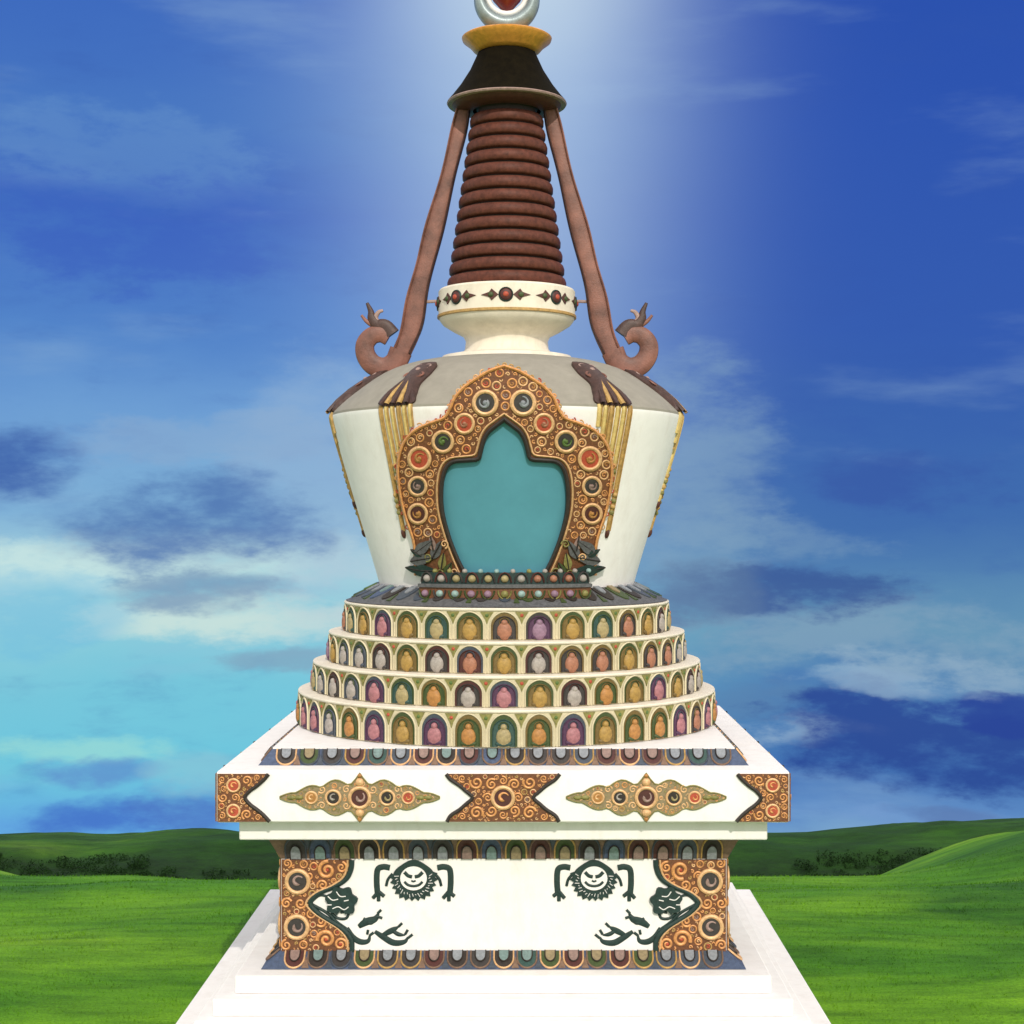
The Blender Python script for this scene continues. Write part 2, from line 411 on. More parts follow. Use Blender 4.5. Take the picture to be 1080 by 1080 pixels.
def medallion(cx):
    mb = MB()
    def P(dx, dy): return Cc(cx + dx, 841 - dy)
    out = []
    for i in range(120):      # lobed lozenge outline
        a = 2 * math.pi * i / 120; x = math.cos(a); y = math.sin(a)
        X = 84 * x; env = 20 * (1 - abs(x) ** 1.8) + 1.0
        Y = (1 if y >= 0 else -1) * env * (.66 + .34 * abs(math.cos(X * math.pi / 27.0)))
        if abs(X) < 9: Y = (1 if y >= 0 else -1) * max(26 - abs(X) * 1.5, env * .7)
        out.append(P(X, Y))
    plate(mb, SC, out, -1, 1.2, 'petalsand')
    ridge(mb, SC, out, 1.6, 'olive', .8, 1.4, closed=True)
    tk = []
    for dx, r, c, eye in ((0, 10.5, 'maroon', 'rosegrey'), (-28, 7.5, 'outline', 'pale'), (29, 7.5, 'outline', 'sand'), (-51, 6, 'orange', 'gold2'), (51, 6, 'crimson', 'gold')):
        c2 = P(dx, 0); rosette(mb, SC, c2, r, c, 1.6, 'gold2', eye, 1.0, 1 if dx < 0 else -1); tk.append((c2[0], c2[1], r + 1))
    for sy in (-1, 1):
        boss(mb, SC, P(0, sy * 16), 4.6, 1.2, 3, 'gold2'); boss(mb, SC, P(0, sy * 23), 2.4, 1.2, 2, 'orange')
        for dx in (-14, 14, -40, 40): c2 = P(dx, sy * 8.5); spiral(mb, SC, c2, 4.2, 'gold2', 1.8, 1.3, rnd.uniform(0, 6), sy, 1.0); tk.append((c2[0], c2[1], 4))
    for dx in (-64, 64, -72, 72): boss(mb, SC, P(dx, 0), 3.2, 1.2, 2, 'olive', 10, 1.5, .8)
    fill_scrolls(mb, SC, out, tk, 1.6, 3.2, 1.1, rnd, ('gold2', 'tan', 'olive', 'gold'))
    return mb.build('medallion', cornice)
for o in [scroll_panel(0), scroll_panel(1), scroll_panel(-1), medallion(382), medallion(684)]:
    for dg in (90, -90): turned(o, cornice, dg)

# four round tiers of niches -------------------------------------------
COMBO = [('purple', 'pink', 'bluegrey'), ('green', 'orange', 'ochre'), ('char', 'pale', 'maroon'), ('bluegrey', 'pale', 'green'), ('maroon', 'salmon', 'bluegrey'),
         ('ochre', 'amber', 'green'), ('purple', 'mauve', 'char'), ('teal2', 'sand', 'green'), ('char', 'salmon', 'ochre')]
nmesh = {}
def niche_mb(r, zb, ht, w, combo):
    dark, fig, halo = combo
    mb = MB(); S = lambda u, v, h: (u, -(r + h) + u * u / (2 * r), zb + v)
    def arch(hw, v0, v1, spring=.52, n=14, pt=0.0):
        a = [(-hw, v0)]
        for i in range(n + 1):
            t = math.pi * i / n
            a.append((-hw * math.cos(t), v0 + (v1 - v0) * (spring + (1 - spring) * math.sin(t)) + pt * max(0, math.sin(t)) ** 8))
        return a + [(hw, v0)]
    o = arch(w * .41, 0.4, ht * .96, .50, pt=.8)
    plate(mb, S, o, -1, 1.2, halo)
    ridge(mb, S, o, 1.8, 'cream', .8, 1.8)
    plate(mb, S, arch(w * .315, .6, ht * .82), 0, 1.7, dark)
    ridge(mb, S, arch(w * .315, .6, ht * .82), 1.2, dark, 1.4, 1.6)
    # seated figure: crossed legs, torso and head in one swelling
    plate(mb, S, arch(w * .165, .6, ht * .56, .45), 1, 2.3, fig)
    boss(mb, S, (0, ht * .30), w * .215, 2.2, 3.6, fig, 14, 1, 1.25)
    boss(mb, S, (0, ht * .11), w * .25, 2.0, 2.4, dark, 12, 1, .34)
    boss(mb, S, (0, ht * .60), w * .095, 2.0, 3.4, fig, 10)
    ridge(mb, S, circle((0, ht * .60), w * .14, 16), 1.2, halo, 1.7, 1.2, closed=True)
    # leaf tip that hangs beside the arch
    for sx in (1,):
        u0 = w * .5
        plate(mb, S, [(u0 - w * .19, ht * .99), (u0 + w * .19, ht * .99), (u0 + w * .05, ht * .72), (u0, ht * .55), (u0 - w * .05, ht * .72)], -1, 1.2, 'olive')
        boss(mb, S, (u0, ht * .86), w * .055, 1.0, 1.4, 'crimson' if dark in ('purple', 'maroon', 'char') else 'leaf', 8)
        ridge(mb, S, [(u0, ht * .55), (u0, .5)], 2.2, 'cream', -.2, 1.6)
    return mb
SEQ = {0: (0, 1, 0, 5), 1: (0, 5, 2, 1, 7), 2: (5, 2, 8, 3), 3: (8, 2, 5, 7)}
for ti, (r, z0, z1, n) in enumerate(((255, -243.5, -202, 42), (237, -202, -167, 38), (218, -167, -131, 36), (199, -131, -94.5, 32))):
    mb = MB()
    lathe(mb, [(r - 1, z0), (r, z0 + .6), (r, z1 - 3.6)], 'cream', 168)
    lathe(mb, [(r, z1 - 3.6), (r + 1.6, z1 - 3.3), (r + 2.2, z1 - 1.8), (r + 1.6, z1 - .6), (r - 2, z1), (max(150, r - 45), z1)], 'ivory', 168)
    tier = mb.build('tier', stupa)
    w = 2 * math.pi * r / n; ht = (z1 - z0) - 5
    visible = n // 4 + 1
    cache = {}
    back = []
    for k in range(n):
        kk = k if k <= n // 2 else k - n
        if kk < 0: ci = SEQ[ti][(-kk + (1 if ti else 0)) % len(SEQ[ti])]
        else: ci = SEQ[ti][kk % len(SEQ[ti])]
        if random.random() < .14: ci = random.randrange(len(COMBO))
        if abs(kk) >= 5 and random.random() < .5: ci = random.choice((2, 3, 7, 5, 8))
        ang = 360 * kk / n
        if abs(kk) <= visible:
            if ci not in cache:
                o = niche_mb(r, z0 + .8, ht, w, COMBO[ci]).build('niche', tier); cache[ci] = o
            else:
                o = cache[ci].copy(); COL.objects.link(o); o.parent = tier
            o.rotation_euler.z = R(ang)
        else: back.append((ci, ang))
    bb = MB()
    for ci, ang in back:        # the far side of the ring
        src = niche_mb(r, z0 + .8, ht, w, COMBO[ci]); rot = Matrix.Rotation(R(ang), 3, 'Z'); vm = {}
        for v in src.bm.verts: vm[v] = bb.bm.verts.new(rot @ v.co)
        for f in src.bm.faces:
            nf = bb.bm.faces.new([vm[v] for v in f.verts]); nf.material_index = bb.mi(src.mats[f.material_index]); nf.smooth = f.smooth
        src.bm.free()
    o = bb.build('niche_row', tier); o['kind'] = 'stuff'

# lotus ring under the dome -----------------------------------------------
mb = MB(); lathe(mb, [(199, -94), (194, -92.5), (192, -90), (160, -75), (120, -74)], 'greyleaf', 144)
a, b = Vector((192, -90)), Vector((160, -75)); e = b - a; nrm = Vector((-e.y, e.x)).normalized()
if nrm.y < 0: nrm = -nrm
def SL(u, v, h):
    p = a + e * v + nrm * h; th = u / 176.0
    return (p.x * math.sin(th), -p.x * math.cos(th), p.y)
NP = 44
for k in range(NP):
    d, l = random.choice(PETCOL + [('green', 'leaf'), ('char', 'pale'), ('outline', 'olive')])
    w = 2 * math.pi * 176 / NP
    pts = [(k * w - w * .4 * math.cos(math.pi * i / 10), .1 + .85 * math.sin(math.pi * i / 10)) for i in range(11)]
    # petals point down the slope
    pts = [(p[0], 1.02 - p[1]) for p in pts]
    plate(mb, SL, pts, -1, 1.4, d)
    pin = [(k * w - w * .2 * math.cos(math.pi * i / 8), .98 - .5 * math.sin(math.pi * i / 8)) for i in range(9)]
    plate(mb, SL, pin, 0, 2.6, l)
    if k % 2 == 0:
        tip = [((k + .5) * w - 3, .0), ((k + .5) * w + 3, .0), ((k + .5) * w, .5)]
        plate(mb, SL, tip, -1, 1.2, 'green')
lotus = mb.build('lotus_ring', stupa)

# dome ------------------------------------------------------------------
BODY = [(157, -77), (163, -56), (171, -29), (181, 4), (192, 40), (205, 84), (212, 108), (216.5, 126), (217, 131)]
SHLD = [(217, 131), (214, 137), (190, 158), (153, 184), (118, 197), (80, 203)]
mb = MB()
lathe(mb, [(150, -77)] + [(p.x, p.y) for p in catmull([(r, z) for r, z in BODY], 3)], 'white', 160)
dome = mb.build('dome', stupa, sharp=30)
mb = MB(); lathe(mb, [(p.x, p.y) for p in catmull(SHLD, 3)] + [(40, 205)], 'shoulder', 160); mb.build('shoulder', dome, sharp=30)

_bz = [z for r, z in BODY]; _br = [r for r, z in BODY]
def rb(z): return float(np.interp(z, _bz, _br)) + max(0.0, (z - 131) * .06)
def SG(u, v, h):
    Rr = rb(v) + h
    return (u, -math.sqrt(max(1.0, Rr * Rr - u * u)), v)
def G(px, py):
    D = 1770.0
    for _ in range(6):
        x = (px - 532) * D / 1679; z = (552 - py) * D / 1679
        D = 1981 + SG(x, z, 6)[1]
    return (x, z)
# swept surround: pairs of outer / inner outline points (left half), mirrored
PAIRS = [((437, 607), (489, 604)), ((437, 590), (482, 590)), ((435, 570), (474, 570)), ((426, 542), (467, 545)), ((421, 518), (465, 527)), ((419, 492), (466, 508)), ((424, 470), (470, 494)), ((436, 455), (478, 487)),
         ((452, 447), (492, 485.5)), ((468, 441), (504, 484)), ((475, 430), (507, 476)), ((480, 419), (510, 465)), ((490, 408), (515, 456)), ((503, 399), (522, 450)), ((517, 391), (528, 445.5)), ((532, 386), (532, 442))]
outer = catmull([G(*a) for a, b in PAIRS], 4); inner = catmull([G(*b) for a, b in PAIRS], 4)
outer = outer + [Vector((-p.x, p.y)) for p in reversed(outer[:-1])]; inner = inner + [Vector((-p.x, p.y)) for p in reversed(inner[:-1])]
mb = MB()
rows = []
for a_, b_ in zip(outer, inner):
    row = [SG(a_.x, a_.y, -46)]
    for k in range(7):
        p = a_.lerp(b_, k / 6); row.append(SG(p.x, p.y, 6))
    row.append(SG(b_.x, b_.y, -1))
    rows.append(row)
mb.quad_strip(rows, 'ground')
ridge(mb, SG, inner, 5.2, 'outline', 5.6, 4.0)
off = [p.lerp(q, .10) for p, q in zip(inner, outer)]
ridge(mb, SG, off, 2.6, 'gold2', 6, 2.4)
ridge(mb, SG, outer, 4.0, 'gold', 5.2, 3.5)
poly = [(p.x, p.y) for p in outer]; hole = [(p.x, p.y) for p in off]
tk = []
ROS = [(512, 425, 12.5, 'char', 'petalgrey'), (490, 447, 10, 'crimson', 'salmon'), (467, 466, 11, 'char', 'leaf'), (442, 484, 12, 'crimson', 'orange'), (440, 513, 10, 'char', 'petalrose'), (440, 542, 10.5, 'maroon', 'orange')]
gate_ros = []
for px, py, r, c, eye in ROS:
    for s in (1, -1):
        g = G(px, py); g = (g[0] * s, g[1]); gate_ros.append((g, r, c, eye, s)); tk.append((g[0], g[1], r * 1.06 + 1.2))
up = [p for p in poly if p[1] > -18]
# relief packed into the gilded upper part, dark leaves in the lower
polyU = [p for p in poly if p[1] > -22]
fill_scrolls(mb, SG, polyU, tk, 2.8, 6.0, 5.6, rnd, ('gold', 'gold', 'gold2', 'gold', 'gold2'), 7000, hole=hole)
for i in range(2, len(outer) - 2):       # curled fringe along the outside
    p = outer[i]
    if p.y < -14 or i % 2: continue
    q = inner[i]; d = (p - q).normalized(); c = p + d * 1.6
    spiral(mb, SG, c, rnd.uniform(2.6, 3.8), rnd.choice(('gold', 'gold2', 'crimson', 'tan')), 1.8, 1.2, rnd.uniform(0, 6), rnd.choice((-1, 1)), 4.5)
gate = mb.build('gate_surround', stupa)
for g, r, c, eye, s in gate_ros:
    m2 = MB(); rosette(m2, SG, g, r, c, 6.6, 'gold2', eye, rnd.uniform(0, 3), s); boss(m2, SG, g, r * .24, 7.2, 2.2, eye, 10); m2.build('rosette', gate)
# painted leaves at the feet of the surround
for s in (1, -1):
    m2 = MB()
    for px, py, a_, L_, k in ((446, 577, 35, 24, 'greyleaf'), (460, 580, 60, 22, 'greyleaf'), (444, 590, 10, 26, 'greyleaf'), (466, 592, 80, 18, 'olive'), (447, 602, 0, 26, 'ink'), (455, 573, 100, 16, 'rosegrey'), (472, 600, 60, 16, 'green'), (438, 583, 150, 14, 'ink'), (434, 600, 170, 16, 'ink')):
        g = G(px, py); c = Vector((g[0] * s, g[1])); a2 = R(a_ if s > 0 else 180 - a_); d = Vector((math.cos(a2), math.sin(a2))) * L_ * .55; nn = Vector((-d.y, d.x)).normalized() * L_ * .26
        pts = [c - d, c - d * .4 + nn, c + d * .25 + nn * .8, c + d, c + d * .25 - nn * .8, c - d * .4 - nn]
        plate(m2, SG, [(p.x, p.y) for p in catmull(pts, 3, True)], 2, 8.2 + rnd.uniform(0, 2.2), k)
        ridge(m2, SG, [c - d, c, c + d], 1.8, 'outline', 8.5, 2)
    for px, py, r in ((478, 603, 6), (463, 604, 6), (450, 588, 5), (468, 574, 5)):
        g = G(px, py); spiral(m2, SG, (g[0] * s, g[1]), r, rnd.choice(('olive', 'pale', 'gold2')), 2.2, 1.4, rnd.uniform(0, 6), s, 8.8)
    m2.build('leaf_cluster', gate)
# the turquoise panel that closes the opening
m2 = MB(); cen = Vector((0, G(532, 540)[1]))
rows = []
for p in inner:
    rows.append([SG(p.x * t, cen.y + (p.y - cen.y) * t, 1.6) for t in (1.02, .8, .6, .4, .2, 0.0)])
m2.quad_strip(rows, 'teal')
bt = [(inner[0].x + (inner[-1].x - inner[0].x) * i / 12, inner[0].y) for i in range(13)]
m2.quad_strip([[SG(x * t, cen.y + (z - cen.y) * t, 1.6) for x, z in bt] for t in (1.02, .8, .6, .4, .2, 0.0)], 'teal')
bmesh.ops.remove_doubles(m2.bm, verts=m2.bm.verts[:], dist=.05)
m2.build('turquoise_panel', gate)
# lotus sill with two rows of beads under the gate
m2 = MB()
def SS(u, v, h):
    Rr = 170 + h
    th = u / 172.0
    return (Rr * math.sin(th), -Rr * math.cos(th), v)
for v0, v1, hh, k in ((-88, -73, 13, 'ground'), (-73, -69, 15.5, 'greyleaf'), (-69, -56, 9, 'ink')):
    us = [-98 + 196 * i / 40 for i in range(41)]
    m2.quad_strip([[SS(u, v0, -20) for u in us], [SS(u, v0, hh) for u in us], [SS(u, v1, hh) for u in us], [SS(u, v1, -20) for u in us]], k)
for i in range(11):
    u = -90 + 18 * i
    boss(m2, SS, (u, -63), 4.4, 9, 4, rnd.choice(('pale', 'salmon', 'sand', 'pale')), 12)
    ridge(m2, SS, [(u + 7 * math.cos(math.pi * k / 10), -67 + 11 * math.sin(math.pi * k / 10)) for k in range(11)], 2.0, 'maroon' if i % 2 else 'char', 9, 2.4)
    boss(m2, SS, (u, -80), 4.2, 13, 3.5, rnd.choice(('mauve', 'sea', 'pale', 'olive')), 12)
    ridge(m2, SS, [(u + 7 * math.cos(math.pi * k / 10), -76 - 10 * math.sin(math.pi * k / 10)) for k in range(11)], 2.0, rnd.choice(('olive', 'green', 'char')), 13, 2.4)
    boss(m2, SS, (u + 9, -54.5), 3.0, 6, 4, rnd.choice(('pale', 'sea', 'olive')), 10)
m2.build('lotus_sill', gate)

# swags on the shoulder, with hanging strands ---------------------------------
prof = [Vector(p) for p in reversed(SHLD)] + [Vector(p) for p in reversed(BODY)]
cum = [0.0]
for i in range(1, len(prof)): cum.append(cum[-1] + (prof[i] - prof[i - 1]).length)
t_edge = cum[len(SHLD) - 1]
def prof_at(t):
    s = max(0, min(cum[-1] - 1e-3, t_edge + t))
    for i in range(1, len(prof)):
        if s <= cum[i] and cum[i] > cum[i - 1]:
            k = (s - cum[i - 1]) / (cum[i] - cum[i - 1]); d = (prof[i] - prof[i - 1]).normalized()
            return prof[i - 1].lerp(prof[i], k), Vector((-d.y, d.x))
    return prof[-1], Vector((1, 0))
def swag(phi):
    def SP(u, t, h):
        p, n = prof_at(t); r = p.x + n.x * h; th = R(phi) + u / max(90, p.x)
        return (r * math.sin(th), -r * math.cos(th), p.y + n.y * h)
    mb = MB()
    # monster-mask cartouche lying down the shoulder
    out = catmull([(-13, -84), (-2, -90), (12, -82), (16, -62), (15, -40), (22, -18), (23, -3), (-23, -3), (-21, -20), (-14, -40), (-17, -62)], 5, True)
    n = len(out); cen = Vector((0, -46))
    rows = []
    for k, (f, h) in enumerate(((1, -2), (1, 3), (.8, 6), (.5, 8), (.2, 9), (.02, 9))):
        rows.append([SP(cen.x + (p.x - cen.x) * f, cen.y + (p.y - cen.y) * f, h) for p in out])
    mb.quad_strip(rows, 'streamdark', close_u=True)
    for sx in (-1, 1):
        spiral(mb, SP, (sx * 7, -72), 6, 'rosegrey', 2.8, 1.4, 1, sx, 5.5); spiral(mb, SP, (sx * 8, -52), 6, 'streamer', 2.8, 1.4, 2, -sx, 6.5)
    boss(mb, SP, (0, -62), 4, 6, 4, 'rosegrey')
    for i in range(5):
        u = -18 + 9 * i; ridge(mb, SP, [(u * .35, -38), (u * .8, -18), (u, -2)], 6.5, 'tan' if i % 2 else 'streamdark', 5.5, 3.5)
    o = mb.build('swag', stupa)
    for i, (u, L_) in enumerate(((-22, 145), (-13, 95), (-4, 108), (5, 42), (13, 34), (21, 22))):
        u = u if phi < 0 else -u
        m2 = MB()
        side = 1 if phi > 0 else -1
        pts = [(u * 1.0 - side * 0, -3), (u * 1.0, 6), (u * .98, L_ * .5), (u * .96, L_)]
        ridge(m2, SP, catmull(pts, 7), 5.6, 'strand' if i % 3 else 'tan', -.5, 3.4)
        ridge(m2, SP, catmull([(p[0] + 3.2, p[1]) for p in pts], 7), 1.2, 'tan', .2, 2.6)
        if L_ > 60:
            for j in range(4): boss(m2, SP, (u * .96, L_ * .70 + j * 7), 3.6, .4, 4, 'olive' if j % 2 else 'tan', 10)
            boss(m2, SP, (u * .96, L_ + 3), 3.4, 0, 4, 'brown', 10, .8, 2.0)
        m2.build('tassel', o)
    return o
for phi in (-35, 35, -82, 80, -125, 125): swag(phi)

# harmika: neck, bowl and painted drum ------------------------------------------
mb = MB()
lathe(mb, [(60, 201), (80, 201), (81, 203), (80, 207), (70, 209), (56, 211), (52, 216), (51, 226), (54, 232), (66, 238), (79, 246), (83, 251), (84, 254)], 'ivory', 112)
lathe(mb, [(84, 254), (86.5, 254.6), (86.5, 257.4), (85, 258)], 'tan', 112)
lathe(mb, [(85, 258), (85, 287), (83, 289.5), (60, 290)], 'ivory', 112)
harm = mb.build('harmika', stupa)
def SH(u, v, h):
    th = u / 85.0; r = 85 + h
    return (r * math.sin(th), -r * math.cos(th), v)
m2 = MB()
boss(m2, SH, (0, 273), 8, 0, 3, 'maroon'); ridge(m2, SH, circle((0, 273), 8, 18), 2, 'ink', 0, 2, closed=True); boss(m2, SH, (0, 273), 3.4, 2.4, 2, 'crimson')
for sx in (-1, 1):
    plate(m2, SH, [(sx * 9, 273), (sx * 17, 280), (sx * 20, 276), (sx * 30, 273), (sx * 20, 270), (sx * 17, 266)], -1, 1.2, 'brown')
    boss(m2, SH, (sx * 18, 273), 3.4, 1, 2, 'green')
flw = m2.build('flower_panel', harm)
for k in range(1, 8): turned(flw, harm, 45 * k)

# spire: a core and thirteen rings -------------------------------------------------
mb = MB(); lathe(mb, [(66, 289), (38, 500), (36, 512), (44, 520)], 'outline', 96); spire = mb.build('spire', stupa)
for k in range(13):
    t0 = k / 13; z0 = 290 + 218 * t0; z1 = 290 + 218 * (k + 1) / 13; r = 74 + (43.5 - 74) * (k + .4) / 13; hgt = z1 - z0
    mb = MB()
    pr = [(r - 9, z0 + .5), (r - 1.2, z0 + .9), (r + .8, z0 + hgt * .16), (r + 1.0, z0 + hgt * .5), (r - .4, z0 + hgt * .74), (r - 2.4, z0 + hgt * .86), (r - 9, z0 + hgt * .88)]
    lathe(mb, pr, 'ring', 96); mb.build('ring', spire, sharp=50)

# umbrella, gold bowl, moon and jewel -------------------------------------------------
mb = MB(); lathe(mb, [(74, 523), (68, 530), (58, 543), (46, 562), (36, 584), (20, 585)], 'cone', 96); umb = mb.build('umbrella', stupa, sharp=60)
mb = MB(); lathe(mb, [(42, 512), (60, 514), (66, 517), (68, 520), (60, 522)], 'brown', 96); mb.build('underside', umb)
mb = MB(); lathe(mb, [(66, 519.5), (73.5, 519.8), (74.6, 521.6), (73.5, 523.4), (66, 524)], 'rosegrey', 96); mb.build('rim', umb)
mb = MB(); lathe(mb, [(30, 584.5), (38, 585), (42, 588), (47, 594), (55, 600), (56, 603), (53, 605), (40, 606.5), (28, 609), (24, 612), (10, 613)], 'yellow', 96); bowl = mb.build('gold_bowl', stupa)
def crescent(name, parent, ro, ri, dz, cz, thick, key):
    mb = MB(); pts = []
    a0 = 62
    n = 40
    oc = [(ro * math.sin(R(-180 + a0 + (360 - 2 * a0) * (i / n)) + math.pi) * -1, 0) for i in range(n + 1)]
    outp = []; inn = []
    for i in range(n + 1):
        th = R(-(180 - a0 + 0) + (360 - 2 * a0) * i / n)      # swung from the bottom
        outp.append(Vector((ro * math.sin(th), cz - ro * math.cos(th))))
        inn.append(Vector((ri * math.sin(th), cz + dz - ri * math.cos(th))))
    rows = []
    for p, q in zip(outp, inn):
        mid = (p + q) / 2; row = []
        for k in range(12):
            a = 2 * math.pi * k / 12; c = math.cos(a); s = math.sin(a)
            v = mid + (p - mid) * c
            row.append((v.x, thick * s * min(1, (p - q).length / 16), v.y))
        rows.append(row)
    mb.quad_strip(rows, key, close_u=True)
    return mb.build(name, parent, sharp=60)
moon = crescent('moon', stupa, 41, 26, 6, 651, 16, 'moon')
crescent('lining', moon, 28, 20.5, 1, 657, 12, 'white')
mb = MB(); lathe(mb, [(.3, 634), (9, 641), (17, 650), (22, 661), (23, 672), (18, 684), (10, 698), (5, 712), (.4, 726)], 'red', 40); mb.build('jewel', moon, sharp=60)
mb = MB(); lathe(mb, [(10, 610), (10, 613), (6, 615), (4, 622)], 'yellow', 32); mb.build('stalk', moon)

# streamers: swept ribbons ending in curls -------------------------------------------------
def sweep(mb, pts, widths, depths, key, n=14):
    rows = []
    m = len(pts)
    for i in range(m):
        a = pts[max(0, i - 1)]; b = pts[min(m - 1, i + 1)]; t = (b - a).normalized(); nn = Vector((-t.y, t.x))
        row = []
        for k in range(n):
            an = 2 * math.pi * k / n; c = math.copysign(abs(math.cos(an)) ** .7, math.cos(an)); s = math.copysign(abs(math.sin(an)) ** .7, math.sin(an))
            row.append((pts[i].x + nn.x * widths[i] * .5 * c, depths[i] * .5 * s, pts[i].y + nn.y * widths[i] * .5 * c))
        rows.append(row)
    mb.quad_strip(rows, key, close_u=True)
    mb.ngon(rows[0], key); mb.ngon(rows[-1], key)
def Q(px, py): return Vector(((px - 533) * 1.175, (552 - py) * 1.172))
def streamer(s):
    f = lambda L: [Vector((v.x * s, v.y)) for v in L]
    path = catmull([Q(*p) for p in ((487, 112), (480, 145), (469.5, 188), (458, 232), (448, 272), (438.5, 308), (432, 345), (421, 372))], 6)
    n = len(path)
    mb = MB(); sweep(mb, f(path), [17 + 8 * min(1, i / n * 1.5) + .8 * math.sin(i * .42) for i in range(n)], [9] * n, 'streamer')
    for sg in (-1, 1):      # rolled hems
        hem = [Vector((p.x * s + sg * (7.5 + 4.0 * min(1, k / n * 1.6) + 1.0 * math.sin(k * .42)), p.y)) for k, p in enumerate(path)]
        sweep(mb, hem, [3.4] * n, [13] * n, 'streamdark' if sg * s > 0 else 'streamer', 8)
    o = mb.build('streamer', stupa)
    curl = catmull([Q(*p) for p in ((421, 369), (415, 381), (404, 387), (392, 384), (384, 374), (383, 362), (390, 353), (400, 351), (408, 355))], 6)
    n = len(curl); mb = MB(); sweep(mb, f(curl), [29 - 9 * (i / n) for i in range(n)], [14 - 3 * i / n for i in range(n)], 'streamer')
    mb.build('scroll', o)
    tip = catmull([Q(*p) for p in ((411, 352), (404, 343), (395, 341), (390, 334), (389, 327), (385, 318))], 5)
    n = len(tip); mb = MB(); sweep(mb, f(tip), [22 - 19 * (i / n) for i in range(n)], [12 - 8 * i / n for i in range(n)], 'streamdark')
    tip2 = catmull([Q(*p) for p in ((400, 343), (394, 335), (397, 328), (402, 326))], 5)
    n = len(tip2); sweep(mb, f(tip2), [9 - 6 * (i / n) for i in range(n)], [8 - 5 * i / n for i in range(n)], 'rosegrey')
    tip3 = catmull([Q(*p) for p in ((398, 345), (390, 341), (384, 337), (379, 331))], 5)
    n = len(tip3); sweep(mb, f(tip3), [8 - 5 * (i / n) for i in range(n)], [7 - 4 * i / n for i in range(n)], 'streamer')
    mb.build('curled_leaf', o)
    a_, b_ = Q(462, 316), Q(441, 317)
    mb = MB(); sweep(mb, f([a_, (a_ + b_) / 2, b_]), [4, 4, 4], [4, 4, 4], 'rosegrey', 8); mb.build('strut', o)
streamer(1); streamer(-1)

# ------------------------------------------------------------------ the land
CX = 26.5      # the camera stands a little to the right of the axis
def sstep(a, b, x):
    t = np.clip((x - a) / (b - a), 0, 1); return t * t * (3 - 2 * t)
_D = np.array([-60000, 0, 1900, 2350, 2700, 3100, 3500, 3950, 4300, 4700, 5600, 7000, 7900, 8600, 9500, 10200, 12000, 16000, 60000.])
_Z = np.array([-560, -560, -560, -574, -620, -700, -800, -922, -1022, -1170, -1620, -2250, -2120, -1985, -1889, -1990, -2800, -4600, -20000.])
def hermite(x):
    m = np.zeros_like(_Z); d = np.diff(_Z) / np.diff(_D)
    for i in range(1, len(_Z) - 1): m[i] = 0 if d[i - 1] * d[i] <= 0 else 2 * d[i - 1] * d[i] / (d[i - 1] + d[i])
    m[-1] = d[-1]
    i = np.clip(np.searchsorted(_D, x) - 1, 0, len(_D) - 2); h = _D[i + 1] - _D[i]; t = np.clip((x - _D[i]) / h, 0, 1)
    return (2*t**3-3*t**2+1)*_Z[i] + (t**3-2*t**2+t)*h*m[i] + (-2*t**3+3*t**2)*_Z[i+1] + (t**3-t**2)*h*m[i+1]
def vnoise(x, y, seed):
    r = np.random.RandomState(seed); g = r.rand(64, 64)
    xi = np.floor(x).astype(int); yi = np.floor(y).astype(int); fx = x - xi; fy = y - yi
    fx = fx * fx * (3 - 2 * fx); fy = fy * fy * (3 - 2 * fy)
    a = g[xi % 64, yi % 64]; b = g[(xi + 1) % 64, yi % 64]; c = g[xi % 64, (yi + 1) % 64]; d = g[(xi + 1) % 64, (yi + 1) % 64]
    return (a * (1 - fx) + b * fx) * (1 - fy) + (c * (1 - fx) + d * fx) * fy - .5
def land(x, D):
    z = hermite(D)
    near = sstep(2150, 3900, D) * (1 - sstep(4600, 6500, D))
    z = z + near * (160 * sstep(690, 1300, x) + 40 * sstep(1500, 3500, x))          # hill on the right
    z = z + near * 150 * sstep(1000, 1750, -x)
    far = sstep(7200, 9300, D)
    z = z + far * (95 * sstep(1300, 3200, x) + 6 * np.sin(x / 420.) + 4 * np.sin(x / 170. + 1))
    z = z + sstep(400, 900, np.hypot(x, D - 1981)) * (16 * vnoise(x / 420. + 9, D / 420. + 5, 1) + 6 * vnoise(x / 130., D / 130., 2)) * np.clip(D / 3000., .4, 2)
    z = z + sstep(480, 900, np.hypot(x, D - 1981)) * 15 * np.sin(D / 105. + .5 * np.sin(x / 300.) + 2.0) * (1 - sstep(3000, 3800, D))
    z = z + sstep(6800, 8200, D) * (22 * vnoise(x / 900., D / 500., 3) + 20 * vnoise(x / 320., D / 200., 4))
    return z
def sheet(name, Ds, As, mat):
    Dg, Ag = np.meshgrid(Ds, As, indexing='ij'); X = Ag * (np.abs(Dg) * .62 + 900)
    Z = land(X, Dg)
    co = np.stack([X * U, (Dg - 1981) * U, (Z + ZG) * U], -1).reshape(-1, 3)
    n, m = Dg.shape; idx = np.arange(n * m).reshape(n, m)
    f = np.stack([idx[:-1, :-1], idx[:-1, 1:], idx[1:, 1:], idx[1:, :-1]], -1).reshape(-1, 4)
    me = bpy.data.meshes.new(name); me.from_pydata(co.tolist(), [], f.tolist()); me.materials.append(mat)
    me.polygons.foreach_set('use_smooth', [True] * len(me.polygons))
    o = bpy.data.objects.new(name, me); COL.objects.link(o); o['kind'] = 'structure'
    return o

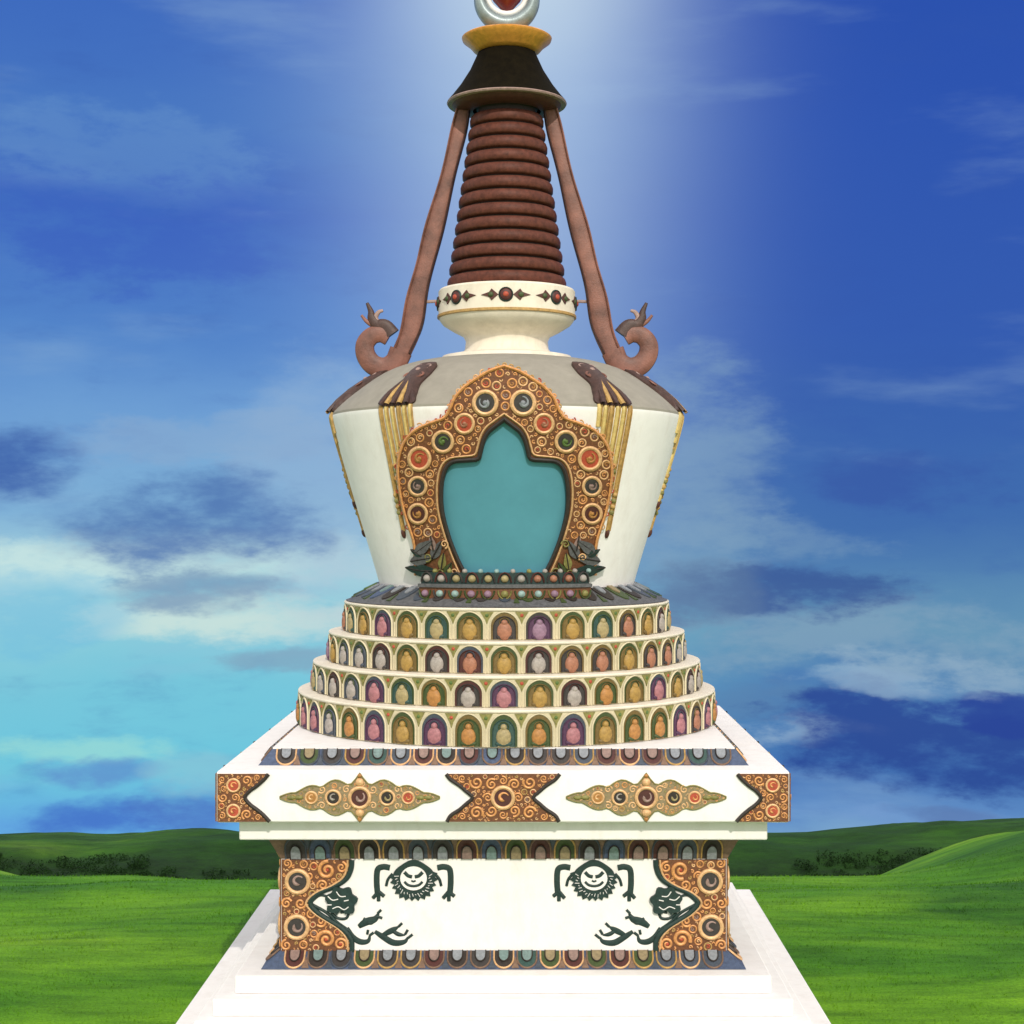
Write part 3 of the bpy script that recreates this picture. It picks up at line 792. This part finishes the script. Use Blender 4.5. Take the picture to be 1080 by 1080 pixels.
def land_material(name, far):
    m = bpy.data.materials.new(name); m.use_nodes = True; nt = m.node_tree; N = nt.nodes; L = nt.links; b = N['Principled BSDF']
    b.inputs['Roughness'].default_value = .8; b.inputs['Specular IOR Level'].default_value = .15
    tc = N.new('ShaderNodeTexCoord')
    def nz(sc, detail, rough=.6, stretch=(1, 1, 1)):
        mp = N.new('ShaderNodeMapping'); mp.inputs['Scale'].default_value = stretch; L.new(tc.outputs['Object'], mp.inputs['Vector'])
        n = N.new('ShaderNodeTexNoise'); n.inputs['Scale'].default_value = sc; n.inputs['Detail'].default_value = detail; n.inputs['Roughness'].default_value = rough
        L.new(mp.outputs['Vector'], n.inputs['Vector']); return n.outputs['Fac']
    def ramp(fac, stops):
        r = N.new('ShaderNodeValToRGB'); els = r.color_ramp.elements
        while len(els) > 1: els.remove(els[-1])
        els[0].position, els[0].color = stops[0]
        for p, c in stops[1:]:
            e = els.new(p); e.color = c
        L.new(fac, r.inputs['Fac']); return r.outputs['Color']
    def mix(f, a, b_, mode='MIX'):
        x = N.new('ShaderNodeMixRGB'); x.blend_type = mode
        if isinstance(f, float): x.inputs[0].default_value = f
        else: L.new(f, x.inputs[0])
        L.new(a, x.inputs[1]); L.new(b_, x.inputs[2]); return x.outputs[0]
    if not far:
        c = ramp(nz(.11, 5, .55, (.45, 1.1, 1)), [(.28, lin(.026, .120, .005)), (.44, lin(.064, .205, .007)), (.58, lin(.130, .300, .011)), (.72, lin(.215, .365, .016))])
        big = nz(.05, 4, .5, (.6, 1.2, 1))
        sx_ = N.new('ShaderNodeSeparateXYZ'); L.new(tc.outputs['Object'], sx_.inputs[0])
        def mm(op, a, b_):
            q = N.new('ShaderNodeMath'); q.operation = op
            for k_, v_ in enumerate((a, b_)):
                if isinstance(v_, (int, float)): q.inputs[k_].default_value = v_
                else: L.new(v_, q.inputs[k_])
            return q.outputs[0]
        shade_mask = None        # shading of the slopes painted as darker green patches
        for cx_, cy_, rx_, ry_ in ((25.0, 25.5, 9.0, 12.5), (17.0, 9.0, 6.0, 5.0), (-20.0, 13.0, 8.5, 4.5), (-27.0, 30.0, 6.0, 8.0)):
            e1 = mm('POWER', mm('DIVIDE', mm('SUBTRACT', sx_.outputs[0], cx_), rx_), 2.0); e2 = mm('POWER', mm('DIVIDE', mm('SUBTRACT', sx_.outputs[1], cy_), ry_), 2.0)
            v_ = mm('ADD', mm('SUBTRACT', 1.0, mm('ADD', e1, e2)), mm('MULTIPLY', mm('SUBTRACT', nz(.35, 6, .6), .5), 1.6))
            shade_mask = v_ if shade_mask is None else mm('MAXIMUM', shade_mask, v_)
        lm = N.new('ShaderNodeMapRange'); lm.interpolation_type = 'SMOOTHSTEP'; L.new(shade_mask, lm.inputs[0]); lm.inputs[1].default_value = -.1; lm.inputs[2].default_value = .9; lm.inputs[4].default_value = .92
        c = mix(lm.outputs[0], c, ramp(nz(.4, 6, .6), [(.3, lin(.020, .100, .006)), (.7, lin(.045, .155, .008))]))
        s = ramp(nz(.9, 7, .7, (.35, 1.6, 1)), [(.30, lin(.45, .52, .5)), (.55, lin(1, 1, 1)), (.78, lin(1.35, 1.25, 1.0))])
        c = mix(1.0, c, s, 'MULTIPLY')
        g = ramp(nz(14, 6, .75), [(.30, lin(.6, .6, .6)), (.65, lin(1.2, 1.2, 1.1))])
        c = mix(1.0, c, g, 'MULTIPLY')
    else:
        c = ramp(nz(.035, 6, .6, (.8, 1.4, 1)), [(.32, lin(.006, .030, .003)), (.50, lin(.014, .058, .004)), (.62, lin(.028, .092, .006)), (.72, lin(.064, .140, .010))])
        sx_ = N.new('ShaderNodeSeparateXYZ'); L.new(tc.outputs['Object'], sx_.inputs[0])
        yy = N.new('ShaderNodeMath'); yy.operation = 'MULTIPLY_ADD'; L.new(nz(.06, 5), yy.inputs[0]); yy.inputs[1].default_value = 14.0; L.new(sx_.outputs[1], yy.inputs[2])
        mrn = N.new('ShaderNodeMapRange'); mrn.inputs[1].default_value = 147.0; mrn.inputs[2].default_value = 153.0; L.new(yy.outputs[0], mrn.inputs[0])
        valley_shade = ramp(nz(.5, 8, .75), [(.35, lin(.004, .018, .002)), (.65, lin(.012, .044, .004))])  # valley shadow painted into the ground as a darker green band
        c = mix(mrn.outputs[0], valley_shade, c)
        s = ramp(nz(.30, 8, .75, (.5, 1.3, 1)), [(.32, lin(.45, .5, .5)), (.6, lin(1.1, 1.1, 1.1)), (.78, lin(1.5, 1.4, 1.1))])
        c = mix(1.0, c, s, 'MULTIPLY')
    L.new(c, b.inputs['Base Color'])
    bp = N.new('ShaderNodeBump'); bp.inputs['Strength'].default_value = .5; bp.inputs['Distance'].default_value = .08 if not far else .5
    L.new(nz(9 if not far else .8, 6, .7), bp.inputs['Height']); L.new(bp.outputs['Normal'], b.inputs['Normal'])
    return m
mg = land_material('meadow_grass', False); mf = land_material('shaded_hills', True)  # the far slopes' green carries painted shade
Dn = np.concatenate([np.linspace(-9000, 1500, 22), np.linspace(1550, 4700, 190), np.linspace(4750, 6400, 24)])
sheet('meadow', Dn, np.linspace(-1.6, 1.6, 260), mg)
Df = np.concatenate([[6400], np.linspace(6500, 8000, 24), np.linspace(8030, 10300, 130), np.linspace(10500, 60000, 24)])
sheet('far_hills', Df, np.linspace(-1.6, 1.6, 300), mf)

# grass blades of the near meadow, one mass nobody could count
rs = np.random.RandomState(5)
def grass():
    P = []
    for D0, D1, dens, hgt, wd in ((1650, 2400, .016, 2.6, 1.1), (2400, 3300, .008, 2.8, 1.5)):
        n = int(dens * (D1 - D0) * (D1 + D0) * .37 * 2 * 1.0)
        D = np.sqrt(rs.uniform(D0**2, D1**2, n)); x = rs.uniform(-.41, .41, n) * D
        ok = ~((np.abs(x) < 353) & (np.abs(D - 1981) < 353))
        D = D[ok]; x = x[ok]; n = len(D)
        cl = .55 + 1.0 * np.clip(vnoise(x / 60., D / 28., 8) + .5, 0, 1)
        P.append((x, D, hgt * cl * rs.uniform(.5, 1.2, n), wd * rs.uniform(.6, 1.3, n)))
    x = np.concatenate([p[0] for p in P]); D = np.concatenate([p[1] for p in P]); h = np.concatenate([p[2] for p in P]); w = np.concatenate([p[3] for p in P]); n = len(x)
    z = land(x, D); a = rs.uniform(0, np.pi * 2, n); lean = rs.uniform(.1, .75, n) * h; b = rs.uniform(0, np.pi * 2, n)
    dx = np.cos(a) * w * .5; dy = np.sin(a) * w * .5; lx = np.cos(b) * lean; ly = np.sin(b) * lean
    y = D - 1981
    v = np.stack([np.stack([x - dx, y - dy, z - 1], 1), np.stack([x + dx, y + dy, z - 1], 1), np.stack([x + lx * .4 + dx * .6, y + ly * .4 + dy * .6, z + h * .6], 1), np.stack([x + lx, y + ly, z + h * .95], 1)], 1).reshape(-1, 3)
    v[:, 2] += ZG; v *= U
    me = bpy.data.meshes.new('grass'); me.vertices.add(n * 4); me.vertices.foreach_set('co', v.astype(np.float32).ravel())
    me.loops.add(n * 4); me.loops.foreach_set('vertex_index', np.arange(n * 4, dtype=np.int32))
    me.polygons.add(n); me.polygons.foreach_set('loop_start', np.arange(0, n * 4, 4, dtype=np.int32)); me.update(calc_edges=True)
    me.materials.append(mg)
    o = bpy.data.objects.new('grass', me); COL.objects.link(o); o['kind'] = 'stuff'
    o['label'] = 'short bright green grass covering the meadow around the stupa'; o['category'] = 'grass'
grass()

# dark scrub on the valley side beyond the meadow, read as one mass
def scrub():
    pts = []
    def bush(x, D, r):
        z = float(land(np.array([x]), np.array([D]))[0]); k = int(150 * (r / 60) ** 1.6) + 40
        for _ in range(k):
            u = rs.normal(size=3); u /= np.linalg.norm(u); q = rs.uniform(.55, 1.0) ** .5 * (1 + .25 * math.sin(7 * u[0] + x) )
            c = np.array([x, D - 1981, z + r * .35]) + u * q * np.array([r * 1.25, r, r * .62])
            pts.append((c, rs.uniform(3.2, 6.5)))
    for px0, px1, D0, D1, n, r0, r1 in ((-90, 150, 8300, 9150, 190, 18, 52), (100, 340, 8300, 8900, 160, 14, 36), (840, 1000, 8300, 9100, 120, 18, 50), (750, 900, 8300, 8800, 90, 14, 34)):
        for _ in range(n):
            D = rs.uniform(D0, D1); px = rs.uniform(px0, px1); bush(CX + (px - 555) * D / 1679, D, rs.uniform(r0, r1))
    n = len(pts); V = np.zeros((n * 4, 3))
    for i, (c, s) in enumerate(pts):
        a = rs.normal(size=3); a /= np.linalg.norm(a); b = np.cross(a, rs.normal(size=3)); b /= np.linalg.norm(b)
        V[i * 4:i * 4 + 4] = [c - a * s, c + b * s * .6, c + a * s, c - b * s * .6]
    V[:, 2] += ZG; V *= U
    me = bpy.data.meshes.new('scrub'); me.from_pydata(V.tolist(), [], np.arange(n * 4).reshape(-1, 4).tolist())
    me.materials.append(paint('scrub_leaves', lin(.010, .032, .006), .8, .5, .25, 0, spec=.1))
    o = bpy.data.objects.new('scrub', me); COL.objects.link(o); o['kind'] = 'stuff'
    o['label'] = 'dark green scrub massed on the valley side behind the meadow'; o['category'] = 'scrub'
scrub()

# ------------------------------------------------------------------ light and sky
SUN_AZ, SUN_EL = 10.0, 33.0          # to the right of and behind the camera
sd = Vector((math.sin(R(SUN_AZ)) * math.cos(R(SUN_EL)), -math.cos(R(SUN_AZ)) * math.cos(R(SUN_EL)), math.sin(R(SUN_EL))))
sl = bpy.data.lights.new('sun', 'SUN'); sl.energy = 2.3; sl.angle = R(.6); sl.color = (1.0, .93, .82)
so = bpy.data.objects.new('sun', sl); COL.objects.link(so); so.rotation_euler = sd.to_track_quat('Z', 'Y').to_euler(); so.location = (20, -30, 30)

w = bpy.data.worlds.new('World'); scene.world = w; w.use_nodes = True
nt = w.node_tree; N = nt.nodes; L = nt.links
bg = N['Background']; STR = .1; bg.inputs['Strength'].default_value = STR
GAIN = 1.0 / (STR * 2 ** EXPO)
def val(x):
    n = N.new('ShaderNodeValue'); n.outputs[0].default_value = x; return n.outputs[0]
def mth(op, a, b=None, c=None, clamp=False):
    n = N.new('ShaderNodeMath'); n.operation = op; n.use_clamp = clamp
    for i, x in enumerate((a, b, c)):
        if x is None: continue
        if isinstance(x, (int, float)): n.inputs[i].default_value = x
        else: L.new(x, n.inputs[i])
    return n.outputs[0]
def mrange(v, a, b, c=0.0, d=1.0, smooth=True):
    n = N.new('ShaderNodeMapRange'); n.interpolation_type = 'SMOOTHSTEP' if smooth else 'LINEAR'; n.clamp = True
    L.new(v, n.inputs['Value'])
    for k, x in zip(('From Min', 'From Max', 'To Min', 'To Max'), (a, b, c, d)): n.inputs[k].default_value = x
    return n.outputs['Result']
def mixc(f, a, b):
    n = N.new('ShaderNodeMixRGB')
    for i, x in enumerate((f, a, b)):
        if isinstance(x, float): n.inputs[i].default_value = x
        elif isinstance(x, tuple): n.inputs[i].default_value = x
        else: L.new(x, n.inputs[i])
    return n.outputs[0]
tc = N.new('ShaderNodeTexCoord'); sep = N.new('ShaderNodeSeparateXYZ'); L.new(tc.outputs['Generated'], sep.inputs[0])
dx, dy, dz = sep.outputs
az = mth('MULTIPLY', mth('ARCTAN2', dx, dy), 57.29578)
el = mth('MULTIPLY', mth('ARCSINE', dz), 57.29578)
def azd(px): return math.degrees(math.atan((px - 555) / 1679))
def eld(py): return math.degrees(math.atan((552 - py) / 1679))
def sn(scale, detail, rough, st, loc=(0, 0, 0)):
    mp = N.new('ShaderNodeMapping'); mp.inputs['Scale'].default_value = st; mp.inputs['Location'].default_value = loc; L.new(tc.outputs['Generated'], mp.inputs[0])
    n = N.new('ShaderNodeTexNoise'); n.inputs['Scale'].default_value = scale; n.inputs['Detail'].default_value = detail; n.inputs['Roughness'].default_value = rough
    L.new(mp.outputs[0], n.inputs['Vector']); return n.outputs['Fac']
n1 = sn(7, 7, .55, (1, 1, 2.2)); n2 = sn(6, 7, .55, (1, 1, 2.6), (3.1, 1.7, .4)); n3 = sn(16, 8, .6, (1, 1, 3.0), (7, 2, 5)); n4 = sn(4.5, 6, .55, (1, 1, 4.5), (1, 8, 3)); n5 = sn(11, 8, .64, (1, 1, 2.4), (4, 6, 2)); n6 = sn(30, 8, .62, (1, 1, 2.6), (2, 9, 6))
azw = mth('ADD', az, mth('MULTIPLY', mth('SUBTRACT', n1, .5), 5.0))
elw = mth('ADD', el, mth('MULTIPLY', mth('SUBTRACT', n2, .5), 3.2))
ROWS = [(-40, (80, 130, 205), (32, 79, 181)), (0, (52, 100, 190), (27, 73, 173)), (140, (66, 116, 194), (34, 79, 176)), (225, (54, 100, 191), (38, 82, 176)), (350, (78, 130, 202), (42, 86, 176)), (430, (106, 156, 212), (46, 91, 174)),
        (540, (128, 178, 216), (58, 106, 174)), (600, (168, 214, 224), (76, 125, 177)), (660, (138, 205, 221), (98, 149, 182)), (720, (118, 200, 221), (78, 129, 181)), (800, (108, 200, 223), (58, 109, 177)), (860, (96, 166, 226), (96, 143, 201)), (890, (104, 182, 231), (112, 158, 202))]
e0, e1 = eld(900), eld(-50)
tel = mrange(elw, e0, e1, smooth=False)
def vramp(which):
    r = N.new('ShaderNodeValToRGB'); els = r.color_ramp.elements
    while len(els) > 1: els.remove(els[-1])
    first = True
    for row in reversed(ROWS):
        p = (eld(row[0]) - e0) / (e1 - e0); c = rgb(*row[which])
        if first: els[0].position = p; els[0].color = c; first = False
        else: e = els.new(p); e.color = c
    L.new(tel, r.inputs[0]); return r.outputs[0]
col = mixc(mrange(azw, azd(330), azd(860)), vramp(1), vramp(2))
# soft streaks of thin cloud
col = mixc(mth('MULTIPLY', mrange(n4, .52, .75), .30), col, rgb(150, 185, 215))
col = mixc(mth('MULTIPLY', mrange(n3, .50, .25), .22), col, rgb(40, 80, 170))
def blob(px, py, hw, hh, c, amt, nz=1.0, soft=1.1):
    global col
    a = mth('DIVIDE', mth('SUBTRACT', azw, azd(px)), hw / 1679 * 57.3); b = mth('DIVIDE', mth('SUBTRACT', elw, eld(py)), hh / 1679 * 57.3)
    d = mth('ADD', mth('MULTIPLY', a, a), mth('MULTIPLY', b, b))
    v = mth('ADD', mth('SUBTRACT', 1.0, d), mth('ADD', mth('MULTIPLY', mth('SUBTRACT', n5, .5), 4.8 * nz), mth('MULTIPLY', mth('SUBTRACT', n6, .5), 2.6 * nz)))
    front = mth('GREATER_THAN', dy, 0.0)
    f = mth('MULTIPLY', mth('MULTIPLY', mrange(v, -.25 - .2 * nz, soft), amt), front)
    col = mixc(f, col, rgb(*c))
BL = [(100, 185, 150, 45, (98, 144, 202), .5, 1.2), (130, 255, 170, 50, (50, 90, 190), .6, 1.2), (150, 592, 250, 30, (200, 230, 228), .92, .9), (270, 648, 170, 26, (208, 230, 222), .85, .9), (30, 640, 110, 40, (110, 190, 225), .5, 1.0),
      (745, 520, 80, 150, (140, 174, 196), .5, .6), (335, 520, 85, 150, (150, 180, 212), .5, .6), (890, 668, 210, 46, (128, 162, 188), .75, 1.0), (800, 570, 120, 30, (120, 155, 188), .5, 1.0), (990, 700, 140, 16, (150, 178, 200), .6, 1.2), (250, 470, 200, 30, (140, 172, 208), .5, 1.2),
      (15, 487, 75, 42, (58, 98, 172), .95, .5), (205, 555, 130, 48, (76, 116, 178), .9, .6), (220, 622, 80, 20, (108, 143, 182), .75, .7), (305, 692, 65, 14, (128, 158, 186), .65, .7),
      (80, 780, 100, 15, (156, 222, 215), .7, .9), (85, 802, 85, 16, (92, 142, 206), .8, .7), (105, 852, 90, 30, (62, 112, 202), .9, .6), (195, 846, 70, 34, (72, 116, 196), .85, .6), (205, 806, 55, 26, (140, 198, 216), .6, .9),
      (960, 505, 110, 26, (46, 82, 164), .7, .8), (860, 622, 120, 30, (50, 84, 150), .88, .9, .9), (735, 628, 70, 38, (84, 114, 158), .8, .7), (835, 765, 85, 14, (170, 198, 218), .75, .8), (790, 735, 70, 24, (88, 128, 172), .6, .8),
      (975, 775, 185, 56, (30, 66, 148), .93, .9, .9), (1075, 735, 90, 24, (28, 60, 150), .9, .45, .5), (985, 866, 130, 18, (118, 156, 208), .6, .9), (995, 856, 60, 11, (76, 106, 164), .6, .7), (930, 716, 90, 10, (150, 182, 208), .6, .8)]
for q in BL: blob(*q)
col = mixc(.05, col, rgb(140, 165, 185))
# the pale shaft of light falling behind the spire
ga = mth('DIVIDE', mth('SUBTRACT', az, azd(542)), 168 / 1679 * 57.3)
shaft = mth('POWER', 2.718, mth('MULTIPLY', mth('MULTIPLY', ga, ga), -1.0))
shaft = mth('MULTIPLY', shaft, mrange(el, eld(720), eld(40)))
shaft = mth('MULTIPLY', shaft, mth('ADD', .78, mth('MULTIPLY', n1, .3)))
shaft = mth('MULTIPLY', shaft, mth('GREATER_THAN', dy, 0.0))
col = mixc(mth('MULTIPLY', shaft, .88, clamp=True), col, rgb(176, 202, 231))
ga2 = mth('DIVIDE', mth('SUBTRACT', az, azd(560)), 110 / 1679 * 57.3)
top = mth('MULTIPLY', mth('POWER', 2.718, mth('MULTIPLY', mth('MULTIPLY', ga2, ga2), -1.0)), mrange(el, eld(140), eld(-60)))
col = mixc(mth('MULTIPLY', mth('MULTIPLY', top, .5), mth('GREATER_THAN', dy, 0.0)), col, rgb(215, 232, 238))
gain = N.new('ShaderNodeVectorMath'); gain.operation = 'SCALE'; L.new(col, gain.inputs[0]); gain.inputs['Scale'].default_value = GAIN
# physical sky plus bright broken cloud added as fill, unseen overhead and behind the camera
sky = N.new('ShaderNodeTexSky'); sky.sky_type = 'NISHITA'; sky.sun_disc = False; sky.sun_elevation = R(SUN_EL)
sky.sun_rotation = math.atan2(sd.x, sd.y)
cl = mixc(mrange(n4, .34, .60), sky.outputs[0], (12.5, 12.0, 11.5, 1.0))
up = mrange(el, 19.0, 34.0); back = mrange(mth('ABSOLUTE', az), 38.0, 75.0)
hi = mth('MAXIMUM', up, back)
hi = mth('MULTIPLY', hi, mrange(el, -6.0, 2.0))
fin = mixc(mth('MAXIMUM', up, mth('MULTIPLY', back, 1.0)), gain.outputs[0], cl)
L.new(fin, bg.inputs['Color'])

# ------------------------------------------------------------------ camera
cam = bpy.data.cameras.new('camera'); cam.sensor_width = 36; cam.lens = 36 * 1679 / 1080; cam.shift_x = -17 / 1080; cam.shift_y = 12 / 1080; cam.clip_end = 5000; cam.clip_start = .5
co = bpy.data.objects.new('camera', cam); COL.objects.link(co); co.location = (CX * U, -1981 * U, ZG * U); co.rotation_euler = (R(90), 0, 0); scene.camera = co
vs = scene.view_settings; vs.view_transform = 'Standard'; vs.look = 'None'; vs.gamma = 1; vs.use_curve_mapping = False; vs.exposure = EXPO
